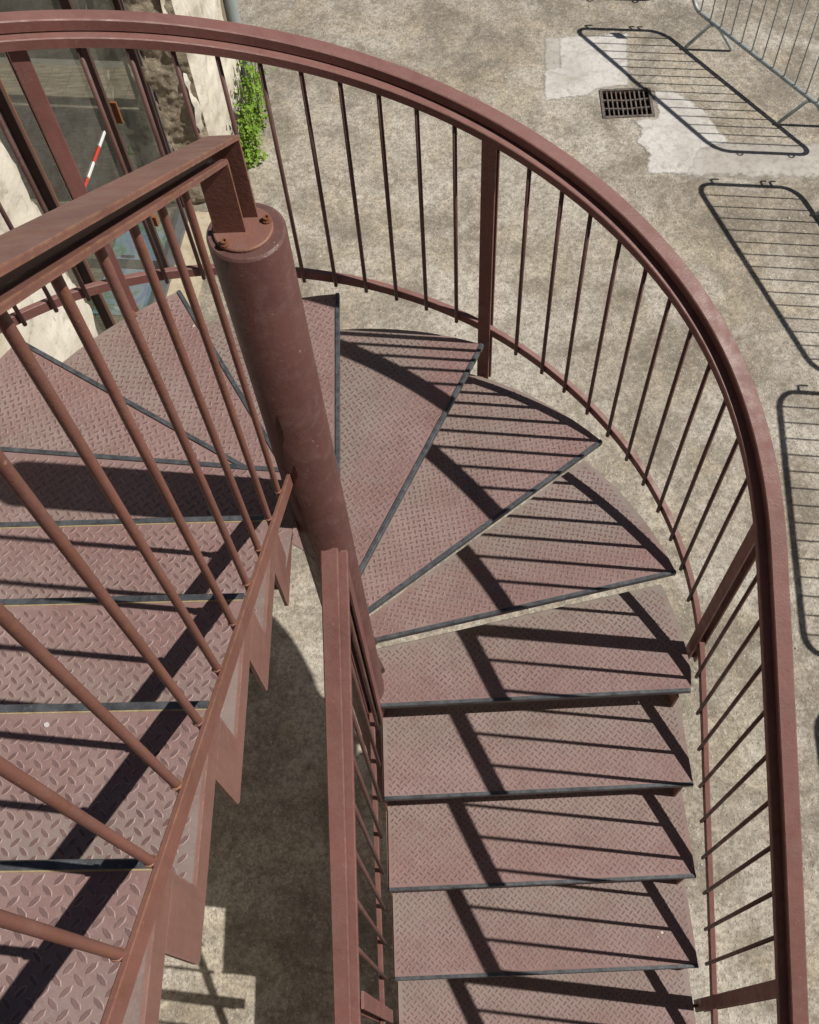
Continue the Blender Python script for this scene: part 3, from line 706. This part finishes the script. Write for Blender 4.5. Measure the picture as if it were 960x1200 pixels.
# ------------------------------------------------------------------ building with the glazed door
WX, WY = -1.25, 4.2; WS = 0.12; WN = math.hypot(1, WS)
wv = Vector((WS/WN, 1/WN, 0)); wn = Vector((1/WN, -WS/WN, 0)); WROT = math.atan2(wv.y, wv.x)
def wp(s, d_, z): return Vector((WX, WY, 0))+wv*s+wn*d_+Vector((0, 0, z))
bld = tag(empty('building', wp(-1, -0.3, ZG)), 'old stone building with rough lime plaster and a tall glazed door', 'building')
def rough_face(P00, P10, P01, nu, nv, nrm, amp, freq, seed, fade=True):
    """displaced grid sheet; returns verts, faces"""
    V = []; F = []
    P00, P10, P01, nrm = map(Vector, (P00, P10, P01, nrm))
    for j in range(nv+1):
        for i in range(nu+1):
            p_ = P00+(P10-P00)*(i/nu)+(P01-P00)*(j/nv)
            q = p_*freq+Vector((seed, seed*2, 0))
            d_ = amp*(noise.fractal(q, 0.9, 2.1, 5)+0.35*abs(noise.noise(q*2.7)))
            V.append(tuple(p_+nrm*d_))
    for j in range(nv):
        for i in range(nu): a = j*(nu+1)+i; F.append((a, a+1, a+nu+2, a+nu+1))
    return V, F
ZW = 0.6; DO = -0.30; SJ = -1.985
def wall_block(s0, s1, z0, z1, mat_front, mat_rev, name):
    core = [tuple(wp(s, d_, z)) for z in (z0, z1) for s, d_ in ((s0+0.03, -0.03), (s1-0.03, -0.03), (s1-0.03, -0.45), (s0+0.03, -0.45))]
    o = mesh(name, core, [(3, 2, 1, 0), (4, 5, 6, 7), (0, 1, 5, 4), (1, 2, 6, 5), (2, 3, 7, 6), (3, 0, 4, 7)], 'rubble_stone', bld)
    return o
# left wall
o = wall_block(-8.0, SJ, ZG-0.1, ZW, None, None, 'wall')
V, F = rough_face(wp(-3.6, -0.012, ZG-0.05), wp(SJ, -0.012, ZG-0.05), wp(-3.6, -0.012, ZW), 70, 140, wn, 0.026, 2.6, 3)
V2 = []
for v_ in V:      # uneven chipped arris at the jamb
    q = Vector(v_); s_ = (q-Vector((WX, WY, 0))).dot(wv)
    if s_ > SJ-0.10:
        t_ = (s_-(SJ-0.10))/0.10; w_ = 0.05*noise.noise(Vector((q.z*3.2, 7, 0)))+0.03*noise.noise(Vector((q.z*11, 3, 0)))
        q = q+wv*(w_*t_)-wn*(0.05*t_*t_)
    V2.append(tuple(q))
sm(mesh('plaster_coat', V2, F, 'lime_plaster', o), 60)
V, F = rough_face(wp(-8.0, -0.012, ZG-0.05), wp(-3.6, -0.012, ZG-0.05), wp(-8.0, -0.012, ZW), 30, 40, wn, 0.012, 2.6, 3)
sm(mesh('plaster_coat', V, F, 'lime_plaster', o), 60)
# right pier with rough stone jamb
o = wall_block(0.13, 1.02, ZG-0.1, ZW, None, None, 'wall')
V, F = rough_face(wp(0.12, -0.004, ZG-0.05), wp(1.02, -0.004, ZG-0.05), wp(0.12, -0.004, ZW), 46, 190, wn, 0.030, 3.0, 11)
V2 = []
for v_ in V:
    q = Vector(v_); s_ = (q-Vector((WX, WY, 0))).dot(wv)
    if s_ < 0.26:
        t_ = (0.26-s_)/0.14; w_ = 0.06*noise.noise(Vector((q.z*3.0, 17, 0)))+0.04*noise.noise(Vector((q.z*9, 13, 0)))
        q = q+wv*(w_*t_)-wn*(0.055*t_*t_)
    V2.append(tuple(q))
sm(mesh('plaster_coat', V2, F, 'lime_plaster', o), 60)
V, F = rough_face(wp(0.03, -0.36, ZG-0.05), wp(0.15, -0.01, ZG-0.05), wp(0.03, -0.36, ZW), 44, 360, (-wv*0.92+wn*0.39), 0.022, 6.5, 5)
sm(mesh('stone_jamb', V, F, 'rubble_stone', o), 60)
V, F = rough_face(wp(1.0, -0.42, ZG-0.05), wp(1.0, 0.0, ZG-0.05), wp(1.0, -0.42, ZW), 14, 60, wv, 0.02, 3.0, 9)
mesh('plaster_coat', V, F, 'lime_plaster', o)
# unseen house front behind the viewer, carrying the landing, added to block sky light
V, F = box((0.5, -3.22, (ZG+4.5)/2), 6.0, 0.2, (4.5-ZG)/2); mesh('wall', V, F, 'lime_plaster', bld)
# wall above the door opening
V = [tuple(wp(s, d_, z)) for z in (-1.12, ZW-0.01) for s, d_ in ((SJ-0.05, -0.035), (0.05, -0.035), (0.05, -0.44), (SJ-0.05, -0.44))]
mesh('lintel', V, [(3, 2, 1, 0), (4, 5, 6, 7), (0, 1, 5, 4), (1, 2, 6, 5), (2, 3, 7, 6), (3, 0, 4, 7)], 'lime_plaster', bld)
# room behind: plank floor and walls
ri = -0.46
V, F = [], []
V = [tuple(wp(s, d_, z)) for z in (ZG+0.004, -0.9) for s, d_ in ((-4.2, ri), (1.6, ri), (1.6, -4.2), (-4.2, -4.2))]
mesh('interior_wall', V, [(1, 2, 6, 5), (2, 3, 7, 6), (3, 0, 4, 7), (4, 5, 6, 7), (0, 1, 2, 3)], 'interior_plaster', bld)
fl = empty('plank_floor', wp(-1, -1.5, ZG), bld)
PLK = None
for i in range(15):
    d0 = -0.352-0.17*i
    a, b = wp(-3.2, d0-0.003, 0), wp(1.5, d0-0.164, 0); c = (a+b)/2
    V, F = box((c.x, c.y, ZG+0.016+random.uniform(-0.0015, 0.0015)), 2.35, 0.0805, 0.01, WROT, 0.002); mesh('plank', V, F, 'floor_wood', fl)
# glazed door: vertical members along the opening, panes between
door = empty('glazed_door', wp(-1, DO, ZG), bld)
zb_, zt_ = ZG+0.02, -1.14
def member(name, s0, s1, d0, d1, z0, z1, mat):
    c = (wp(s0, d0, 0)+wp(s1, d1, 0))/2
    V, F = box((c.x, c.y, (z0+z1)/2), abs(s1-s0)/2, abs(d1-d0)/2, (z1-z0)/2, WROT, 0.003); return mesh(name, V, F, mat, door)
# each meeting stile is a stack of dark frame, grey seal and varnished wood
def stile(s, flip=1, wood=True):
    member('frame', s-0.062*flip, s-0.034*flip, DO-0.02, DO+0.045, zb_, zt_, 'door_metal')
    member('seal', s-0.033*flip, s-0.016*flip, DO-0.02, DO+0.03, zb_, zt_, 'grey_metal')
    member('stile', s-0.015*flip, s+0.006*flip, DO-0.02, DO+0.018, zb_, zt_, 'door_metal')
    if wood: member('wood_strip', s+0.007*flip, s+0.027*flip, DO-0.03, DO+0.010, zb_, zt_, 'varnished_wood')
stile(-1.45); stile(-0.535, 1); stile(0.035, -1, False); stile(SJ+0.03, 1)
member('sill', SJ+0.02, 0.0, DO-0.04, DO+0.06, ZG+0.001, ZG+0.045, 'grey_metal')
member('top_rail', SJ+0.03, 0.0, DO-0.02, DO+0.03, zt_, zt_+0.08, 'door_metal')
for s0, s1 in ((SJ+0.06, -1.52), (-1.42, -0.60), (-0.505, -0.0)):
    member('pane', s0, s1, DO-0.011, DO-0.005, zb_+0.03, zt_, 'window_glass')
member('handle', -0.478, -0.462, DO-0.005, DO+0.035, -2.78, -2.63, 'varnished_wood')
member('handle', -0.497, -0.47, DO-0.005, DO+0.03, -3.62, -3.54, 'varnished_wood')
# threshold slab
V = [tuple(wp(s, d_, z)) for z in (ZG-0.05, ZG+0.012) for s, d_ in ((SJ+0.0, -0.02), (-0.0, -0.02), (0.0, DO-0.05), (SJ, DO-0.05))]
mesh('threshold', V, [(3, 2, 1, 0), (4, 5, 6, 7), (0, 1, 5, 4), (1, 2, 6, 5), (2, 3, 7, 6), (3, 0, 4, 7)], 'sandy_cement', bld)
# red and white warning strip fixed across the pane
for i in range(6):
    s0 = -1.41+0.125*i; member('warning_strip', s0, s0+0.124, DO-0.0045, DO+0.004, -2.690, -2.675, ('pole_red', 'pole_white')[i % 2])
# patterned mat on the floor inside the door
g = NG('blue_green_print'); p = g.pos()
c = g.ramp(g.noise(p, 5.0, 6, 0.6, 0.8), [(0.35, (0.10, 0.20, 0.42)), (0.48, (0.30, 0.42, 0.60)), (0.58, (0.10, 0.26, 0.16)), (0.68, (0.55, 0.58, 0.62))])
MAT['blue_green_print'] = g.set(c, 0.7)
V, F = box((-1.83, 3.68, ZG+0.034), 0.42, 0.20, 0.006, WROT, 0.01)
tag(mesh('floor_mat', V, F, 'blue_green_print'), 'blue and green patterned mat on the floor just inside the glazed door', 'mat')
# drainpipe at the wall corner
dp = tag(empty('drainpipe', wp(1.08, 0.02, ZG)), 'grey drainpipe running down the plastered wall corner above the green plant', 'drainpipe')
c = wp(1.09, 0.02, 0)
v_, f_ = tube([(c.x, c.y, ZG+0.001), (c.x, c.y, -2.6)], 0.048, 20); sm(mesh('pipe', v_, f_, 'pipe_grey', dp), 50)
v_, f_ = tube([(c.x, c.y, -2.60), (c.x, c.y, ZW)], 0.048, 20); sm(mesh('pipe', v_, f_, 'pipe_grey', dp), 50)
for z in (-2.66, -3.55):
    v_, f_ = tube([(c.x, c.y, z), (c.x, c.y, z+0.07)], 0.053, 20); sm(mesh('collar', v_, f_, 'pipe_grey', dp), 50)

# ------------------------------------------------------------------ plant at the wall foot
pl = tag(empty('wall_plant', wp(0.75, 0.1, ZG)), 'bright green leafy plant climbing the wall foot beside the drainpipe', 'plant')
rs = random.Random(4)
V = []; F = []; sv = []; sf = []
for st in range(44):
    s_ = 0.48+0.72*rs.random(); hgt = (0.12+0.46*rs.random())*(0.5+0.7*min(1, max(0, (s_-0.4)/0.5)))
    if s_ < 0.55: hgt *= 0.6
    d0 = 0.015+0.14*rs.random()**1.5; base = wp(s_, d0, ZG); lean = wv*rs.uniform(-0.12, 0.12)+wn*rs.uniform(-0.01, 0.05)
    pts = [base+lean*t*t+Vector((0, 0, hgt*t)) for t in (0, .25, .5, .75, 1)]
    v_, f_ = tube(pts, 0.003, 5); b = len(sv); sv += v_; sf += [tuple(i+b for i in q) for q in f_]
    for q in range(rs.choice((10, 16, 26, 34))):
        t = rs.random()**0.7; p_ = base+lean*t*t+Vector((0, 0, hgt*t))+Vector((rs.gauss(0, 0.035), rs.gauss(0, 0.045), rs.gauss(0, 0.03)))
        if (p_-wp(0, 0.012, 0)).dot(wn) < 0.0: p_ = p_+wn*0.04
        if p_.z < ZG+0.02: p_.z = ZG+0.02+0.03*rs.random()
        nr = Vector((rs.gauss(0.5, 0.5), rs.gauss(-0.1, 0.5), rs.gauss(0.8, 0.4))).normalized(); u = nr.orthogonal().normalized(); u.rotate(Matrix.Rotation(rs.uniform(0, 6.28), 3, nr)); w = nr.cross(u)
        L = rs.uniform(0.009, 0.026); W = L*rs.uniform(0.6, 0.8); b = len(V)
        V += [tuple(p_-u*L), tuple(p_-u*L*0.2+w*W), tuple(p_+u*L*0.5+w*W*0.6), tuple(p_+u*L), tuple(p_+u*L*0.5-w*W*0.6), tuple(p_-u*L*0.2-w*W), tuple(p_-nr*L*0.25)]
        F += [(b, b+5, b+6), (b+5, b+4, b+6), (b+4, b+3, b+6), (b+3, b+2, b+6), (b+2, b+1, b+6), (b+1, b, b+6)]
o = mesh('foliage', V, F, 'leaf_green', pl); o['kind'] = 'stuff'
o = mesh('stem', sv, sf, 'stem_brown', pl); o['kind'] = 'stuff'

# ------------------------------------------------------------------ drain grate
gr = tag(empty('drain_grate', ((GX0+GX1)/2, (GY0+GY1)/2, ZG)), 'rusty cast iron drain grate of two leaves set in the concrete yard', 'grate')
t_ = 0.016; zg_ = ZG+0.004
fr = []
for (x0, x1, y0, y1) in ((GX0-0.004, GX1+0.004, GY0-0.004, GY0+t_), (GX0-0.004, GX1+0.004, GY1-t_, GY1+0.004), (GX0-0.004, GX0+t_, GY0+t_, GY1-t_), (GX1-t_, GX1+0.004, GY0+t_, GY1-t_)):
    fr.append(box(((x0+x1)/2, (y0+y1)/2, zg_-0.012), (x1-x0)/2, (y1-y0)/2, 0.016))
mesh('frame', *join(*fr), 'cast_iron', gr)
xm = (GX0+GX1)/2
nb = 10
def sag(x): return -0.012*(1-abs(x-xm)/(xm-GX0))
x_in0, x_in1 = GX0+t_, GX1-t_
for i in range(1, nb):
    x = x_in0+(x_in1-x_in0)*i/nb
    V, F = box((x, (GY0+GY1)/2, zg_-0.012+sag(x)), 0.0047, (GY1-GY0)/2-t_, 0.012); mesh('bar', V, F, 'cast_iron', gr)
for j in (1, 2):
    y = GY0+t_+(GY1-GY0-2*t_)*j/3
    for a, b in ((x_in0, xm), (xm, x_in1)):
        za, zb2 = zg_+sag(a), zg_+sag(b); V = []
        for (x, z) in ((a, za), (b, zb2)):
            for dy, dz in ((-0.006, -0.003), (0.006, -0.003), (0.006, -0.02), (-0.006, -0.02)): V.append((x, y+dy, z+dz))
        mesh('cross_bar', V, [(0, 1, 2, 3)[::-1], (4, 5, 6, 7), (0, 1, 5, 4), (1, 2, 6, 5), (2, 3, 7, 6), (3, 0, 4, 7)], 'cast_iron', gr)

# ------------------------------------------------------------------ crowd barriers
def barrier(A, B, label, foot_f=(0.16, 0.77), foot_ang=-7, nbar=14, flip=1, gap=0.23, plate=False):
    """A, B: ground points under the two ends"""
    A = Vector((A[0], A[1], ZG)); B = Vector((B[0], B[1], ZG)); u = (B-A).normalized(); L = (B-A).length; Z = Vector((0, 0, 1)); side = Vector((-u.y, u.x, 0))
    r = tag(empty('crowd_barrier', (A+B)/2), label, 'barrier', 'crowd barriers standing in a row across the yard')
    z0, z1 = gap, 1.09; rr = 0.13; tr_ = 0.0165
    pts = []
    for cx, cz, a0 in ((L-rr, z0+rr, -90), (L-rr, z1-rr, 0), (rr, z1-rr, 90), (rr, z0+rr, 180)):
        for q in range(7): a = math.radians(a0+15*q); pts.append(A+u*(cx+rr*math.cos(a))+Z*(cz+rr*math.sin(a)))
    v_, f_ = tube(pts, tr_, 12, True); sm(mesh('frame', v_, f_, 'galvanised', r), 60)
    for i in range(nbar):
        x = L*(i+1)/(nbar+1); e = 0
        if x < rr: e = rr-math.sqrt(max(0, rr*rr-(rr-x)**2))
        elif x > L-rr: e = rr-math.sqrt(max(0, rr*rr-(x-L+rr)**2))
        p_ = A+u*x
        BAR = BARM; share('bar', BAR, (p_.x, p_.y, ZG+z0+e-0.004), r, (1, 1, z1-z0-2*e+0.008))
    fa = math.radians(foot_ang); fd = Vector((math.cos(fa), math.sin(fa), 0))
    for fq in foot_f:
        c = A+u*(L*fq); h_ = 0.18
        v_, f_ = tube([c-fd*h_+Z*0.012, c-fd*(h_-0.012)+Z*0.03, c-fd*0.03+Z*(z0-0.012), c+fd*0.03+Z*(z0-0.012), c+fd*(h_-0.012)+Z*0.03, c+fd*h_+Z*0.012], 0.013, 10)
        sm(mesh('foot', v_, f_, 'galvanised', r), 60)
    # coupling hook on one end, eyes on the other, small plate
    for z in (0.42, 0.50):
        v_, f_ = tube([A+Z*z, A-u*0.05+Z*z, A-u*0.058+Z*(z-0.02), A-u*0.058+Z*(z-0.05)], 0.007, 8); mesh('hook', v_, f_, 'galvanised', r)
    v_, f_ = tube([A+Z*0.93, A-u*0.05+Z*0.93, A-u*0.055+Z*(0.91), A-u*0.055+Z*(0.86)], 0.008, 8); mesh('hook', v_, f_, 'galvanised', r)
    for z in (0.45, 0.90):
        q = [B+u*(0.02+0.02*math.cos(2*PI*i/12))+side*(0.02*math.sin(2*PI*i/12))+Z*z for i in range(12)]
        v_, f_ = tube(q, 0.006, 6, True); mesh('eye', v_, f_, 'galvanised', r)
    c = A+u*(L*0.058)+Z*0.72
    if not plate: return
    V, F = box(c, 0.045, 0.003, 0.05, math.atan2(u.y, u.x)); mesh('name_plate', V, F, 'sign_plate_grey', r)
BARM = cyl_mesh('barrier_bar', 0.0052, 'galvanised', 8)
SHX, SHY = 1.09*math.cos(SUN_AZ)/math.tan(SUN_EL), 1.09*math.sin(SUN_AZ)/math.tan(SUN_EL)   # ground offset from a top rail's shadow to its barrier
barrier((2.32, 5.98), (3.25, 4.53), 'galvanised crowd barrier on slanted feet behind the drain grate', plate=True)
barrier((2.17+SHX, 4.32+SHY), (2.70+SHX, 2.62+SHY), 'galvanised crowd barrier linked next after the one behind the drain grate')
barrier((2.435+SHX, 2.49+SHY), (2.275+SHX, 0.73+SHY), 'galvanised crowd barrier level with the winding treads of the staircase', foot_ang=10)
barrier((2.265+SHX, 0.42+SHY), (2.15+SHX, -1.34+SHY), 'galvanised crowd barrier alongside the lower straight flight of the staircase', foot_ang=5)
barrier((1.27+SHX, 8.22+SHY), (1.45+SHX, 6.47+SHY), 'galvanised crowd barrier at the far end of the row past the drain grate', foot_ang=5)

# ------------------------------------------------------------------ litter: dry leaf scraps, chips of stone on the yard
rs = random.Random(12); V = []; F = []
for i in range(420):
    x, y = rs.uniform(-1.0, 3.6), rs.uniform(-1.2, 7.0)
    r = rs.choice((0.004, 0.006, 0.006, 0.009, 0.014)); n = rs.choice((5, 6, 7)); b = len(V); hz = r*rs.uniform(0.2, 0.7); a0 = rs.uniform(0, 6)
    if GX0-0.03 < x < GX1+0.03 and GY0-0.03 < y < GY1+0.03: continue
    for q in range(n): V.append((x+r*rs.uniform(0.6, 1.1)*math.cos(a0+2*PI*q/n), y+r*rs.uniform(0.5, 1.1)*math.sin(a0+2*PI*q/n), ZG-0.001))
    V.append((x+r*rs.uniform(-0.2, 0.2), y+r*rs.uniform(-0.2, 0.2), ZG+0.004+hz))
    F += [(b+q, b+(q+1) % n, b+n) for q in range(n)]
o = mesh('stone_chips', V, F, 'old_cement'); tag(o, 'small pale stone chips scattered over the concrete yard', 'stones', kind='stuff')
